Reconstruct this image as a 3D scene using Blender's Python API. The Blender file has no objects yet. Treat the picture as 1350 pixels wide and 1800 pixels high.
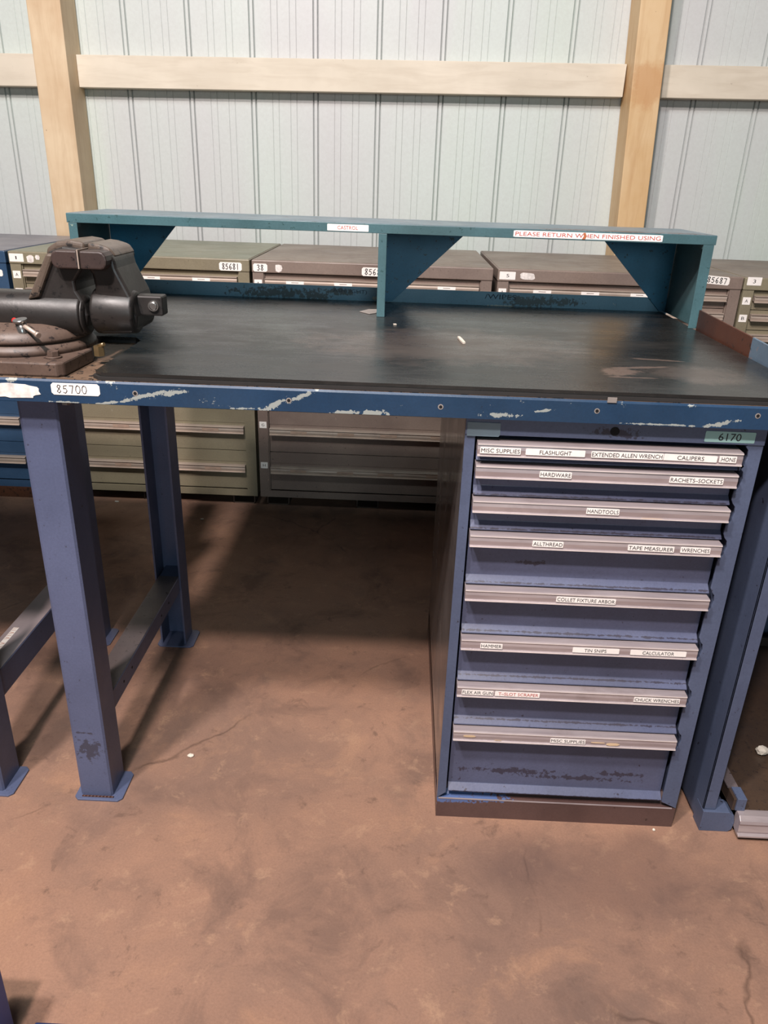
import bpy, bmesh, math, random
from mathutils import Vector, Matrix
random.seed(7)
S = bpy.context.scene
COL = S.collection

# ------------------------------------------------------------------ camera, world, lights, exposure
cam_d = bpy.data.cameras.new('camera'); cam = bpy.data.objects.new('camera', cam_d); COL.objects.link(cam)
F, PITCH, ROLL, YAW = 1337.93, 0.411405, 0.034247, -0.016806
cam_d.sensor_fit = 'VERTICAL'; cam_d.sensor_height = 36.0; cam_d.sensor_width = 27.0
cam_d.lens = F / 1800 * 36.0; cam_d.clip_start = 0.02
fw = Vector((math.sin(YAW)*math.cos(PITCH), math.cos(YAW)*math.cos(PITCH), -math.sin(PITCH)))
rt = Vector((math.cos(YAW), -math.sin(YAW), 0)); dn = fw.cross(rt)
rt2 = rt*math.cos(ROLL) - dn*math.sin(ROLL); dn2 = fw.cross(rt2)
M = Matrix((( rt2.x, -dn2.x, -fw.x), (rt2.y, -dn2.y, -fw.y), (rt2.z, -dn2.z, -fw.z))).to_4x4()
M.translation = Vector((-0.10379, -1.14919, 1.15523))
cam.matrix_world = M
S.camera = cam

W = bpy.data.worlds.new('world'); S.world = W; W.use_nodes = True
bg = W.node_tree.nodes['Background']; bg.inputs[0].default_value = (0.74, 0.93, 1.0, 1); bg.inputs[1].default_value = 0.015

def area(name, loc, target, size, power, col):
    d = bpy.data.lights.new(name, 'AREA'); d.shape = 'DISK'; d.size = size; d.energy = power; d.color = col
    o = bpy.data.objects.new(name, d); COL.objects.link(o); o.location = loc
    o.rotation_euler = (Vector(target)-Vector(loc)).to_track_quat('-Z', 'Y').to_euler()
    return o
area('high_bay_light_near', (-0.72, -2.12, 3.6), (-0.4, 0.5, 0.3), 0.22, 140, (1.0, 0.86, 0.83))
area('high_bay_light_left', (-1.48, -1.68, 4.0), (-0.2, 0.9, 0.6), 0.30, 150, (1.0, 0.90, 0.86))
area('low_front_fill', (0.6, -5.2, 1.9), (0.0, 0.5, 0.9), 1.5, 48, (0.72, 0.92, 1.0))  # unseen fill lamp added low in front to brighten backsplash and gussets
area('high_bay_light_wall', (-0.5, -1.5, 4.4), (0.0, 2.3, 1.5), 0.9, 75, (0.90, 0.98, 1.0))
S.view_settings.view_transform = 'Standard'; S.view_settings.look = 'None'
S.view_settings.gamma = 1.0; S.view_settings.use_curve_mapping = False; S.view_settings.exposure = 0.0

# ------------------------------------------------------------------ materials
def lin(c):
    return tuple(((v/255)/12.92 if v/255 <= 0.04045 else ((v/255+0.055)/1.055)**2.4) for v in c) + (1,)

class NT:
    def __init__(s, name):
        s.m = bpy.data.materials.new(name); s.m.use_nodes = True
        s.t = s.m.node_tree; s.b = s.t.nodes['Principled BSDF']; s.co = None
    def n(s, ty, **kw):
        x = s.t.nodes.new(ty)
        for k, v in kw.items(): setattr(x, k, v)
        return x
    def l(s, a, b): s.t.links.new(a, b)
    def coord(s):
        if not s.co: s.co = s.n('ShaderNodeTexCoord').outputs['Object']
        return s.co
    def vec(s, stretch=(1, 1, 1), off=(0, 0, 0), rot=(0, 0, 0)):
        m = s.n('ShaderNodeMapping'); s.l(s.coord(), m.inputs[0])
        m.inputs['Scale'].default_value = stretch; m.inputs['Location'].default_value = off; m.inputs['Rotation'].default_value = rot
        return m.outputs[0]
    def noise(s, scale, detail=6, rough=0.6, stretch=(1, 1, 1), off=(0, 0, 0), dist=0.0, rot=(0, 0, 0)):
        x = s.n('ShaderNodeTexNoise'); s.l(s.vec(stretch, off, rot), x.inputs['Vector'])
        x.inputs['Scale'].default_value = scale; x.inputs['Detail'].default_value = detail
        x.inputs['Roughness'].default_value = rough; x.inputs['Distortion'].default_value = dist
        return x.outputs['Fac']
    def ramp(s, v, a, b, lo=0.0, hi=1.0):
        m = s.n('ShaderNodeMapRange'); s.l(v, m.inputs[0])
        m.inputs[1].default_value = a; m.inputs[2].default_value = b; m.inputs[3].default_value = lo; m.inputs[4].default_value = hi
        return m.outputs[0]
    def math(s, op, a, b=None):
        m = s.n('ShaderNodeMath', operation=op)
        for i, v in enumerate((a, b)):
            if v is None: continue
            if isinstance(v, (int, float)): m.inputs[i].default_value = v
            else: s.l(v, m.inputs[i])
        return m.outputs[0]
    def mix(s, fac, a, b):
        m = s.n('ShaderNodeMix', data_type='RGBA')
        if isinstance(fac, (int, float)): m.inputs[0].default_value = fac
        else: s.l(fac, m.inputs[0])
        for i, v in ((6, a), (7, b)):
            if isinstance(v, tuple): m.inputs[i].default_value = v
            else: s.l(v, m.inputs[i])
        return m.outputs[2]
    def blobs(s, items, nscale=40, amp=0.9, soft=0.12):
        """items: (centre xyz, radii xyz, rotation xyz); ragged ellipses"""
        nz = s.noise(nscale, 5, 0.7); nz = s.ramp(nz, 0, 1, -amp, amp)
        out = None
        for c, r, ro in items:
            m = s.n('ShaderNodeMapping', vector_type='TEXTURE'); s.l(s.coord(), m.inputs[0])
            m.inputs['Location'].default_value = c; m.inputs['Rotation'].default_value = ro; m.inputs['Scale'].default_value = r
            ln = s.n('ShaderNodeVectorMath', operation='LENGTH'); s.l(m.outputs[0], ln.inputs[0])
            v = s.math('ADD', ln.outputs['Value'], nz)
            k = s.ramp(v, 1.0, 1.0+soft, 1, 0)
            out = k if out is None else s.math('MAXIMUM', out, k)
        return out
    def bump(s, h, strength=0.3, dist=0.002):
        b = s.n('ShaderNodeBump'); s.l(h, b.inputs['Height']); b.inputs['Strength'].default_value = strength
        b.inputs['Distance'].default_value = dist; s.l(b.outputs[0], s.b.inputs['Normal'])
    def done(s, col, rough=0.5, metal=0.0, spec=0.5):
        if isinstance(col, tuple): s.b.inputs['Base Color'].default_value = col
        else: s.l(col, s.b.inputs['Base Color'])
        if isinstance(rough, (int, float)): s.b.inputs['Roughness'].default_value = rough
        else: s.l(rough, s.b.inputs['Roughness'])
        if isinstance(metal, (int, float)): s.b.inputs['Metallic'].default_value = metal
        else: s.l(metal, s.b.inputs['Metallic'])
        s.b.inputs['Specular IOR Level'].default_value = spec
        return s.m

def simple(name, c, rough=0.6, metal=0.0, spec=0.5, var=0.12, scale=12):
    t = NT(name); a = lin(c); b = tuple(v*(1-var*2) for v in a[:3])+(1,)
    return t.done(t.mix(t.ramp(t.noise(scale), 0.35, 0.7), a, b), rough, metal, spec)

def paint(name, c1, c2, chip=(150, 150, 140), dark=(35, 32, 30), chip_amt=0.68, dark_amt=0.66, rough=0.42, chip_items=None, dark_items=None, chip_scale=28, stretch=(1, 1, 1), nscale=5, tone=None, cloud=(0.38, 0.66), org=(0, 0, 0)):
    t = NT(name)
    if chip_amt: chip_amt -= 0.055
    if dark_amt: dark_amt -= 0.045
    sh_ = lambda L: [((c[0]-org[0], c[1]-org[1], c[2]-org[2]), q, w_) for c, q, w_ in L]
    if chip_items: chip_items = sh_(chip_items)
    if dark_items: dark_items = sh_(dark_items)
    col = t.mix(t.ramp(t.noise(nscale, 5, 0.6), *cloud), lin(c1), lin(c2))
    fine = t.ramp(t.noise(260, 3, 0.6), 0.3, 0.75, 0.0, 0.22)
    col = t.mix(fine, col, lin(tuple(v*0.6 for v in c2)))
    if tone: col = t.mix(tone(t), col, tone.c)
    if dark_amt: col = t.mix(t.ramp(t.noise(75, 6, 0.7, stretch, (3, 1, 2)), dark_amt, dark_amt+0.04), col, lin(dark))
    if dark_items: col = t.mix(t.math('MULTIPLY', t.blobs(dark_items, 95, 3.6, 0.35), 0.78), col, lin(dark))
    if chip_amt: col = t.mix(t.ramp(t.noise(chip_scale, 7, 0.75, stretch, (7, 5, 1)), chip_amt, chip_amt+0.02), col, lin(chip))
    if chip_items: col = t.mix(t.blobs(chip_items, 110, 2.6, 0.12), col, lin(chip))
    t.bump(t.noise(180, 3, 0.6), 0.12, 0.001)
    return t.done(col, t.ramp(t.noise(9), 0.3, 0.7, rough-0.08, rough+0.12))

R = math.radians
WX_ = .4665
def yb(x, z, rx, rz, a=0): return ((x, -0.02, z), (rx, 0.05, rz), (0, R(-a), 0))
m_apron = paint('apron_paint', (30, 60, 90), (25, 52, 78), org=(-.142, .4, 0), chip=(146, 152, 148), dark=(26, 38, 50), chip_amt=0.70, dark_amt=0.71, rough=0.42,
    chip_items=[yb(-.495, .840, .036, .0024, 14), yb(-.545, .828, .034, .0016, 8), yb(-.455, .8455, .018, .003, 10), yb(-.30, .832, .022, .0035, 28), yb(-.345, .8262, .02, .0012, 2), yb(-.255, .848, .022, .003, 24),
                yb(-.185, .8265, .017, .003), yb(-.145, .827, .016, .004), yb(.385, .831, .018, .003, 14), yb(.30, .8265, .05, .0012), yb(.335, .8575, .008, .002), yb(.05, .832, .02, .003), yb(-.62, .8255, .02, .0012), yb(.115, .841, .012, .0015, 8), yb(-.70, .858, .008, .003)])
m_bench = paint('bench_paint', (89, 98, 127), (78, 87, 114), org=(-.142, .4, 0), chip=(140, 138, 140), dark=(52, 52, 62), chip_amt=0.76, dark_amt=0.70, rough=0.42,
    dark_items=[((-.68, .0, .12), (.016, .05, .018), (0, 0, 0)), ((-.69, .0, .16), (.014, .05, .002), (0, 0, 0))])
m_steel_top = paint('bench_top_steel', (120, 98, 80), (80, 62, 50), chip=(150, 130, 110), chip_amt=0.72, dark_amt=0.6, rough=0.5)
m_lip = paint('lip_rust', (88, 52, 38), (60, 36, 30), chip=(110, 105, 100), chip_amt=0.75, dark_amt=0.66, rough=0.5)
m_lip_blue = paint('lip_grey_blue', (98, 118, 136), (80, 96, 112), chip=(150, 120, 110), chip_amt=0.66, dark_amt=0.68)
def bb(x, z, rx, rz, y=.83): return ((x, y, z), (rx, .03, rz), (0, 0, 0))
m_riser = paint('riser_paint', (74, 108, 114), (60, 88, 92), org=(-.14, .83, .8727), chip=(150, 165, 150), dark=(38, 66, 66), chip_amt=0.71, dark_amt=0.66, rough=0.38)
m_riser_in = paint('riser_gusset_paint_lit', (48, 128, 166), (42, 106, 136), org=(-.14, .83, .8727), chip=(120, 150, 150), dark=(30, 62, 66), chip_amt=0.74, dark_amt=0.66, rough=0.38)  # gusset blue lightened to stand in for light under the shelf
m_riser_top = paint('riser_top_paint', (112, 130, 140), (88, 110, 120), org=(-.14, .83, .8727), chip=(205, 190, 165), dark=(72, 52, 48), chip_amt=0.73, dark_amt=0.64, rough=0.36, stretch=(.35, 1, 1),
    dark_items=[((.25, .62, 1.066), (.05, .02, .02), (0, 0, 0)), ((.37, .61, 1.066), (.05, .022, .02), (0, 0, 0)), ((.49, .62, 1.066), (.045, .02, .02), (0, 0, 0))])
m_splash = paint('backsplash_paint_lit', (116, 160, 184), (98, 146, 170), org=(-.14, .83, .8727), chip=(176, 186, 180), dark=(58, 60, 50), chip_amt=0.715, dark_amt=0.675, rough=0.45,  # base colour lightened to make up for missing light on the strip
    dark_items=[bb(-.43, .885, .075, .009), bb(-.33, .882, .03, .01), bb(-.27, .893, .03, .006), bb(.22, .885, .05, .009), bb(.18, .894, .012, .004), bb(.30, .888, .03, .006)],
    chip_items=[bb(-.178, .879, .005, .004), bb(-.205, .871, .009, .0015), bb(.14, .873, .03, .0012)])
def fblob(x, z, rx, rz): return ((x, 0, z), (rx, .05, rz), (0, 0, 0))
m_cab = paint('cabinet_paint', (84, 95, 120), (74, 84, 108), org=(WX_/2, .345, 0), chip=(120, 122, 128), dark=(38, 34, 44), chip_amt=0.75, dark_amt=0.685, rough=0.40,
    dark_items=[fblob(.235, .806, .030, .004), fblob(.25, .802, .016, .004)])
m_drawer = paint('drawer_paint', (86, 92, 118), (76, 81, 104), org=(WX_/2, .345, 0), chip=(140, 146, 160), dark=(44, 38, 48), chip_amt=0.76, dark_amt=0.69, rough=0.40,
    dark_items=[((.225, .0, z_), (.21, .05, .0009), (0, 0, 0)) for z_ in (.0655, .236, .335, .432, .530, .631, .692)]+[((.14, .01, .110), (.06, .05, .005), (0, 0, 0)), ((.27, .01, .100), (.07, .05, .004), (0, 0, 0)), ((.35, .01, .115), (.03, .05, .004), (0, 0, 0)), ((.10, .01, .30), (.006, .05, .003), (0, 0, 0)), ((.125, .01, .565), (.02, .05, .003), (0, 0, 0))])
m_cab_side = paint('cabinet_side_paint', (112, 106, 104), (92, 88, 88), chip=(70, 84, 116), dark=(40, 38, 40), chip_amt=0.74, dark_amt=0.72, rough=0.17)
m_kick = paint('kick_base_brown', (92, 70, 66), (78, 58, 55), org=(WX_/2, .345, 0), chip=(84, 105, 150), dark=(40, 28, 26), chip_amt=0.80, dark_amt=0.70, rough=0.34,
    chip_items=[((.025, .0, .046), (.05, .05, .008), (0, 0, 0)), ((.09, 0, .047), (.04, .05, .004), (0, 0, 0))])
def brushed(name, c, c2, rough=0.3):
    t = NT(name); v = t.noise(60, 4, 0.6, (0.15, 1, 1)); w = t.noise(9, 6, 0.65)
    col = t.mix(t.ramp(v, 0.3, 0.7), lin(c), lin(c2)); col = t.mix(t.ramp(w, 0.55, 0.75, 0, 0.5), col, lin((120, 100, 95)))
    t.bump(v, 0.08, 0.001)
    return t.done(col, t.ramp(w, 0.3, 0.7, rough-.05, rough+.15), 0.45)
m_alu = brushed('aluminium_handle', (190, 178, 178), (164, 152, 154), 0.30)
m_alu_edge = simple('edge_highlight', (238, 228, 224), 0.3, 0.3, var=0.08, scale=30)  # painted highlight for the lit top and bottom edges of the handles
m_alu_old = brushed('dull_handle_metal', (196, 180, 166), (172, 156, 144), 0.45)
m_dark_gap = simple('dark_gap', (12, 12, 14), 0.9)
m_white = simple('white_label', (244, 238, 232), 0.55, var=0.05, scale=60)
m_torn = simple('torn_paper', (236, 228, 222), 0.8, var=0.2, scale=80)
m_teal_label = simple('pale_teal_label', (150, 190, 186), 0.5, var=0.05)
m_plate = simple('grey_name_plate', (112, 132, 144), 0.35, 0.3)
m_ink = simple('black_ink', (22, 20, 24), 0.6)
m_faint = simple('faded_ink', (26, 48, 66), 0.6)
m_red = simple('red_ink', (196, 74, 62), 0.6)
m_orange = simple('orange_ink', (190, 110, 70), 0.6)
m_wall = None
def wall_mat():
    t = NT('wall_sheet_metal')
    col = t.mix(t.ramp(t.noise(1.6, 3, 0.5, (1, 1, .35)), 0.35, 0.65), lin((200, 210, 204)), lin((198, 199, 199)))
    col = t.mix(t.ramp(t.noise(2.3, 3, 0.5, (1.5, 1, .25), (4, 0, 0)), 0.52, 0.68), col, lin((198, 208, 200)))  # greenish tint patches stand in for reflections on the sheet metal
    col = t.mix(t.ramp(t.noise(90, 5, 0.7), 0.35, 0.75, 0, 0.16), col, lin((150, 146, 142)))
    col = t.mix(t.ramp(t.noise(26, 7, 0.75, (1, 1, .6), (2, 2, 2)), 0.70, 0.73, 0, .6), col, lin((120, 100, 95)))
    return t.done(col, 0.42, 0.0, 0.4)
m_wall = wall_mat()
def wood_mat(name, c1, c2, c3, axis, knots=None):
    t = NT(name); st = (0.12, 1, 1) if axis == 'x' else (1, 1, 0.10)
    g = t.noise(38, 6, 0.6, st, dist=0.6)
    col = t.mix(t.ramp(t.noise(3.5, 4), 0.35, 0.65), lin(c1), lin(c2))
    col = t.mix(t.ramp(g, 0.45, 0.75, 0, 0.45), col, lin(c3))
    col = t.mix(t.ramp(t.noise(45, 6, 0.7, off=(5, 5, 5)), 0.70, 0.73), col, lin((96, 70, 52)))
    if knots: col = t.mix(t.math('MULTIPLY', t.blobs(knots, 20, 1.5, 1.0), 0.45), col, lin((178, 118, 62)))
    t.bump(g, 0.2, 0.001)
    return t.done(col, 0.6)
m_post_l = wood_mat('post_wood_painted', (214, 192, 160), (196, 168, 134), (174, 144, 110), 'z')
m_post_r = wood_mat('post_wood_bare', (212, 184, 144), (202, 168, 122), (176, 132, 84), 'z', [((.80, 2.2, 1.52), (.045, .2, .05), (0, 0, 0))])
m_girt = wood_mat('girt_wood_painted', (218, 208, 190), (206, 196, 178), (184, 170, 150), 'x')
def floor_mat():
    t = NT('stained_concrete')
    a = t.noise(1.7, 8, 0.62, dist=0.35); b = t.noise(5.5, 8, 0.68, off=(3, 1, 0), dist=0.5); c = t.noise(17, 9, 0.74, off=(1, 7, 0), dist=0.4); d = t.noise(240, 3, 0.7)
    col = t.mix(t.ramp(a, 0.38, 0.62), lin((156, 120, 99)), lin((129, 102, 88)))
    col = t.mix(t.ramp(b, 0.50, 0.66, 0, 0.65), col, lin((104, 82, 72)))
    col = t.mix(t.ramp(b, 0.30, 0.44, 0.55, 0), col, lin((168, 130, 104)))
    col = t.mix(t.ramp(c, 0.56, 0.68, 0, 0.6), col, lin((172, 138, 112)))
    col = t.mix(t.ramp(c, 0.32, 0.42, 0.6, 0), col, lin((92, 72, 62)))
    col = t.mix(t.ramp(t.noise(3.1, 5, 0.6, off=(9, 9, 0)), 0.58, 0.68, 0, 0.45), col, lin((94, 80, 74)))
    col = t.mix(t.ramp(d, 0.35, 0.75, 0, 0.3), col, lin((96, 74, 62)))
    col = t.mix(t.ramp(t.noise(60, 7, 0.8, off=(2, 3, 0)), 0.70, 0.72), col, lin((60, 44, 38)))
    vr = t.n('ShaderNodeTexVoronoi', feature='DISTANCE_TO_EDGE'); vr.inputs['Scale'].default_value = 1.1
    dm = t.n('ShaderNodeMix', data_type='VECTOR'); dm.inputs[0].default_value = 0.10
    nz = t.n('ShaderNodeTexNoise'); nz.inputs['Scale'].default_value = 5; nz.inputs['Detail'].default_value = 6; t.l(t.coord(), nz.inputs['Vector'])
    t.l(t.coord(), dm.inputs[4]); t.l(nz.outputs['Color'], dm.inputs[5]); t.l(dm.outputs[1], vr.inputs['Vector'])
    crack = t.math('MULTIPLY', t.ramp(vr.outputs['Distance'], 0.0, 0.0035, 1, 0), t.ramp(t.noise(2.6, 3, 0.6, off=(4, 2, 0)), 0.52, 0.6, 0, 0.55))
    col = t.mix(crack, col, lin((62, 46, 38)))
    fb = [((x, y, 0), (rx, ry, .05), (0, 0, R(a_))) for x, y, rx, ry, a_ in ((.17, -.10, .06, .035, 10), (.33, -.13, .10, .05, 0), (.39, -.07, .035, .03, 0), (.36, -.085, .04, .02, 30))]
    col = t.mix(t.math('MULTIPLY', t.blobs(fb, 12, 0.7, 1.2), 0.45), col, lin((92, 72, 66)))
    hgt = t.math('ADD', t.math('MULTIPLY', c, 0.6), t.math('MULTIPLY', d, 0.25))
    t.bump(hgt, 0.25, 0.004)
    return t.done(col, t.ramp(b, 0.3, 0.7, 0.48, 0.72), 0.0, 0.35)
m_floor = floor_mat()
def mat_rubber():
    t = NT('worn_black_rubber')
    a = t.noise(4.0, 7, 0.65, (0.55, 1.3, 1)); b = t.noise(14, 8, 0.7, (0.5, 1.2, 1), (3, 3, 0))
    col = t.mix(t.ramp(a, 0.35, 0.68), lin((24, 25, 26)), lin((44, 43, 41)))
    col = t.mix(t.ramp(b, 0.5, 0.75, 0, 0.5), col, lin((62, 58, 54)))
    col = t.mix(t.ramp(t.noise(150, 4, 0.7), 0.68, 0.72, 0, .5), col, lin((120, 112, 104)))
    sc = [((.262, .125, .87), (.024, .020, .03), (0, 0, 0)), ((.305, .165, .87), (.045, .005, .03), (0, 0, R(14))), ((.27, .088, .87), (.028, .003, .03), (0, 0, 0)), ((.36, .235, .87), (.04, .004, .03), (0, 0, R(-8)))]
    col = t.mix(t.math('MULTIPLY', t.blobs(sc, 34, 1.5, 0.5), 0.6), col, lin((120, 102, 92)))
    sc = [((.385, .13, .87), (.045, .045, .03), (0, 0, R(-25))), ((-.02, .30, .87), (.16, .10, .03), (0, 0, 0))]
    col = t.mix(t.math('MULTIPLY', t.blobs(sc, 16, 1.6, 0.9), 0.30), col, lin((112, 98, 90)))
    t.bump(t.noise(9, 7, 0.65, (0.4, 1.6, 1)), 0.22, 0.003)
    return t.done(col, t.ramp(b, 0.3, 0.7, 0.20, 0.36), 0.0, 0.6)
m_rubber = mat_rubber()
m_rubber_edge = simple('rubber_edge', (44, 42, 41), 0.55)
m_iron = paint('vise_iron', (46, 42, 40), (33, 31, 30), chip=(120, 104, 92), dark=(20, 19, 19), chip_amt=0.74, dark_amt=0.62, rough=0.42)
m_iron_top = paint('vise_iron_pale', (98, 86, 76), (74, 62, 54), chip=(160, 145, 130), dark=(36, 32, 30), chip_amt=0.70, dark_amt=0.62, rough=0.42)  # paler, browner iron for the neck rib and the caps
m_iron_rust = paint('vise_base_rust', (112, 94, 82), (82, 66, 58), chip=(140, 112, 96), dark=(40, 32, 30), chip_amt=0.70, dark_amt=0.62, rough=0.45)
m_jaw = paint('vise_jaw_plate', (70, 56, 52), (54, 44, 42), chip=(120, 100, 90), dark=(28, 24, 24), chip_amt=0.74, dark_amt=0.64, rough=0.45)
m_chrome = simple('chromed_steel', (190, 190, 188), 0.25, 0.9, var=0.1)
m_brass = simple('dull_brass', (170, 145, 105), 0.35, 0.8)
m_redplastic = simple('red_plastic', (190, 40, 36), 0.5)
m_green = paint('file_cabinet_green', (136, 128, 106), (124, 115, 95), chip=(150, 146, 130), dark=(60, 62, 48), chip_amt=0.74, dark_amt=0.70, rough=0.45)
m_green_top = paint('file_cabinet_green_top', (138, 138, 120), (120, 124, 106), chip=(165, 155, 140), dark=(70, 70, 60), chip_amt=0.72, dark_amt=0.68, rough=0.5, stretch=(.3, 1, 1))
m_brown = paint('file_cabinet_taupe', (134, 118, 108), (118, 102, 94), chip=(150, 130, 118), dark=(50, 44, 40), chip_amt=0.74, dark_amt=0.69, rough=0.45)
m_brown_top = paint('file_cabinet_taupe_top', (138, 126, 114), (118, 106, 96), chip=(168, 148, 134), dark=(70, 60, 54), chip_amt=0.72, dark_amt=0.66, rough=0.5, stretch=(.3, 1, 1))
m_bluecab = paint('file_cabinet_blue', (52, 80, 110), (44, 70, 98), chip=(120, 130, 140), chip_amt=0.75, dark_amt=0.70)
m_bluecab_top = paint('file_cabinet_blue_top', (136, 132, 136), (116, 114, 122), chip=(140, 130, 140), chip_amt=0.72, dark_amt=0.68)
m_rustbase = paint('rusty_base', (92, 56, 38), (66, 42, 32), dark=(30, 22, 18), chip_amt=0, dark_amt=0.6)
m_skid = simple('dark_skid', (84, 68, 58), 0.7)
m_tray = paint('drawer_tray_grime', (72, 56, 44), (52, 42, 38), chip=(120, 94, 82), dark=(48, 38, 34), chip_amt=0.76, dark_amt=0.62, rough=0.5)
m_tray_rail = paint('tray_rail_grime', (110, 98, 96), (90, 84, 88), chip=(150, 130, 120), dark=(44, 38, 36), chip_amt=0.70, dark_amt=0.66)
m_dust = simple('dusty_grey', (150, 138, 140), 0.55)
m_fore = simple('cobalt_blue_paint', (58, 92, 172), 0.45)
m_fore_dark = simple('navy_paint', (30, 48, 90), 0.5)
m_scrap = simple('scrap_grey', (150, 142, 136), 0.6, var=0.2)
m_bone = simple('scrap_white', (226, 216, 200), 0.6)

# ------------------------------------------------------------------ geometry helpers
class MB:
    def __init__(s): s.v = []; s.f = []; s.mi = []; s.sm = []
    def add(s, vs, fs, m=0, smooth=False):
        o = len(s.v); s.v += [tuple(v) for v in vs]
        for f in fs: s.f.append([i+o for i in f]); s.mi.append(m); s.sm.append(smooth)
        return s
    def box(s, x0, x1, y0, y1, z0, z1, m=0):
        return s.add([(x, y, z) for z in (z0, z1) for y in (y0, y1) for x in (x0, x1)],
                     [(0, 2, 3, 1), (4, 5, 7, 6), (0, 1, 5, 4), (2, 6, 7, 3), (0, 4, 6, 2), (1, 3, 7, 5)], m)
    def prism(s, pts, ax, a, b, m=0, smooth=False, top=None):
        """pts 2D polygon; ax = extrusion axis ('x': pts are y,z ; 'y': x,z ; 'z': x,y)"""
        area2 = sum(pts[i][0]*pts[(i+1) % len(pts)][1]-pts[(i+1) % len(pts)][0]*pts[i][1] for i in range(len(pts)))
        p = list(pts) if area2 > 0 else list(pts)[::-1]
        def P(q, t): return {'x': (t, q[0], q[1]), 'y': (q[0], t, q[1]), 'z': (q[0], q[1], t)}[ax]
        n = len(p); vs = [P(q, a) for q in p]+[P(q, b) for q in p]
        if ax == 'y': fs = [list(range(n)), list(range(2*n-1, n-1, -1))]
        else: fs = [list(range(n-1, -1, -1)), list(range(n, 2*n))]
        o = len(s.f); s.add(vs, fs, m, False)
        sd = []
        for i in range(n):
            j = (i+1) % n
            sd.append((i, j, n+j, n+i) if ax != 'y' else (j, i, n+i, n+j))
        base = len(s.v)-2*n
        for f in sd: s.f.append([k+base for k in f]); s.mi.append(m); s.sm.append(smooth)
        return s
    def cyl(s, p0, p1, r0, r1=None, n=20, m=0, smooth=True):
        r1 = r0 if r1 is None else r1
        p0, p1 = Vector(p0), Vector(p1); d = (p1-p0).normalized()
        u = d.orthogonal().normalized(); w = d.cross(u)
        vs = [p0+(u*math.cos(2*math.pi*i/n)+w*math.sin(2*math.pi*i/n))*r0 for i in range(n)]
        vs += [p1+(u*math.cos(2*math.pi*i/n)+w*math.sin(2*math.pi*i/n))*r1 for i in range(n)]
        base = len(s.v); s.v += [tuple(v) for v in vs]
        for i in range(n):
            j = (i+1) % n; s.f.append([base+i, base+j, base+n+j, base+n+i]); s.mi.append(m); s.sm.append(smooth)
        s.f.append([base+i for i in range(n-1, -1, -1)]); s.mi.append(m); s.sm.append(False)
        s.f.append([base+n+i for i in range(n)]); s.mi.append(m); s.sm.append(False)
        return s
    def mesh(s, me, T, m=0):
        return s.add([T(v.co) for v in me.vertices], [list(p.vertices) for p in me.polygons], m)
    def build(s, name, mats, parent=None, bevel=0, seg=2):
        root = parent
        while root is not None and root.parent is not None: root = root.parent
        off = Vector(root.location) if root is not None else Vector((0, 0, 0))
        me = bpy.data.meshes.new(name)
        me.from_pydata([tuple(Vector(v)-off) for v in s.v], [], s.f)
        mats = mats if isinstance(mats, (list, tuple)) else [mats]
        for m in mats: me.materials.append(m)
        me.polygons.foreach_set('material_index', s.mi); me.polygons.foreach_set('use_smooth', s.sm); me.update()
        o = bpy.data.objects.new(name, me); COL.objects.link(o)
        if parent is not None: o.parent = parent
        if bevel:
            b = o.modifiers.new('bevel', 'BEVEL'); b.width = bevel; b.segments = seg; b.limit_method = 'ANGLE'; b.angle_limit = R(35)
        return o

def tag(o, label=None, cat=None, group=None, kind=None):
    if label: o['label'] = label
    if cat: o['category'] = cat
    if group: o['group'] = group
    if kind: o['kind'] = kind
    return o
def thing(name, loc, label, cat, group=None):
    o = bpy.data.objects.new(name, None); COL.objects.link(o); o.location = loc; o.empty_display_size = .05
    return tag(o, label, cat, group)

_tc = {}
def text_me(s):
    if s in _tc: return _tc[s]
    c = bpy.data.curves.new('t', 'FONT'); c.body = s; c.size = 1.0; c.resolution_u = 3
    o = bpy.data.objects.new('t', c); COL.objects.link(o); bpy.context.view_layer.update()
    me = bpy.data.meshes.new_from_object(o.evaluated_get(bpy.context.evaluated_depsgraph_get()))
    bpy.data.objects.remove(o); bpy.data.curves.remove(c)
    xs = [v.co.x for v in me.vertices]; ys = [v.co.y for v in me.vertices]
    _tc[s] = (me, min(xs), max(xs), min(ys), max(ys)); return _tc[s]
def put_text(mb, s, x0, x1, z0, z1, y, m, slope=0.0, ital=0.0):
    me, a, b, c, d = text_me(s)
    def T(v):
        u = (v.x-a)/(b-a); w = (v.y-c)/(d-c)
        return (x0+(x1-x0)*u+ital*w*(z1-z0), y, z0+(z1-z0)*w+slope*(u-.5)*(x1-x0))
    mb.mesh(me, T, m)
def sticker(parent, name, s, x0, x1, zc, h, y, ink=None, tx=None, mat=None, slope=0.0, ragged=0.0, label=None, th=0.5, kind='label_sticker'):
    mb = MB(); hw = (x1-x0)/2; c = (x0+x1)/2
    def P(u, w): return (c+u*hw, zc+w*h/2+slope*u*hw)
    rg = lambda: random.uniform(-ragged, ragged)
    pts = [P(-1+rg()*.1, -.9+rg()), P(-.97, -1), P(.97, -1+rg()*.2), P(1, -.9), P(1+rg()*.06, .9+rg()*.2), P(.97, 1), P(-.97+abs(rg())*.15, 1), P(-1, .85+rg()*.3)]
    mb.prism(pts, 'y', y-.0005, y, 0)
    if s:
        a, b = tx if tx else (x0+hw*.08, x1-hw*.08)
        put_text(mb, s, a, b, zc-h*th/2, zc+h*th/2, y-.0008, 1, slope)
    o = mb.build(kind, [mat or m_white, ink or m_ink], parent)
    if label: o['label'] = label
    return o
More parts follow.
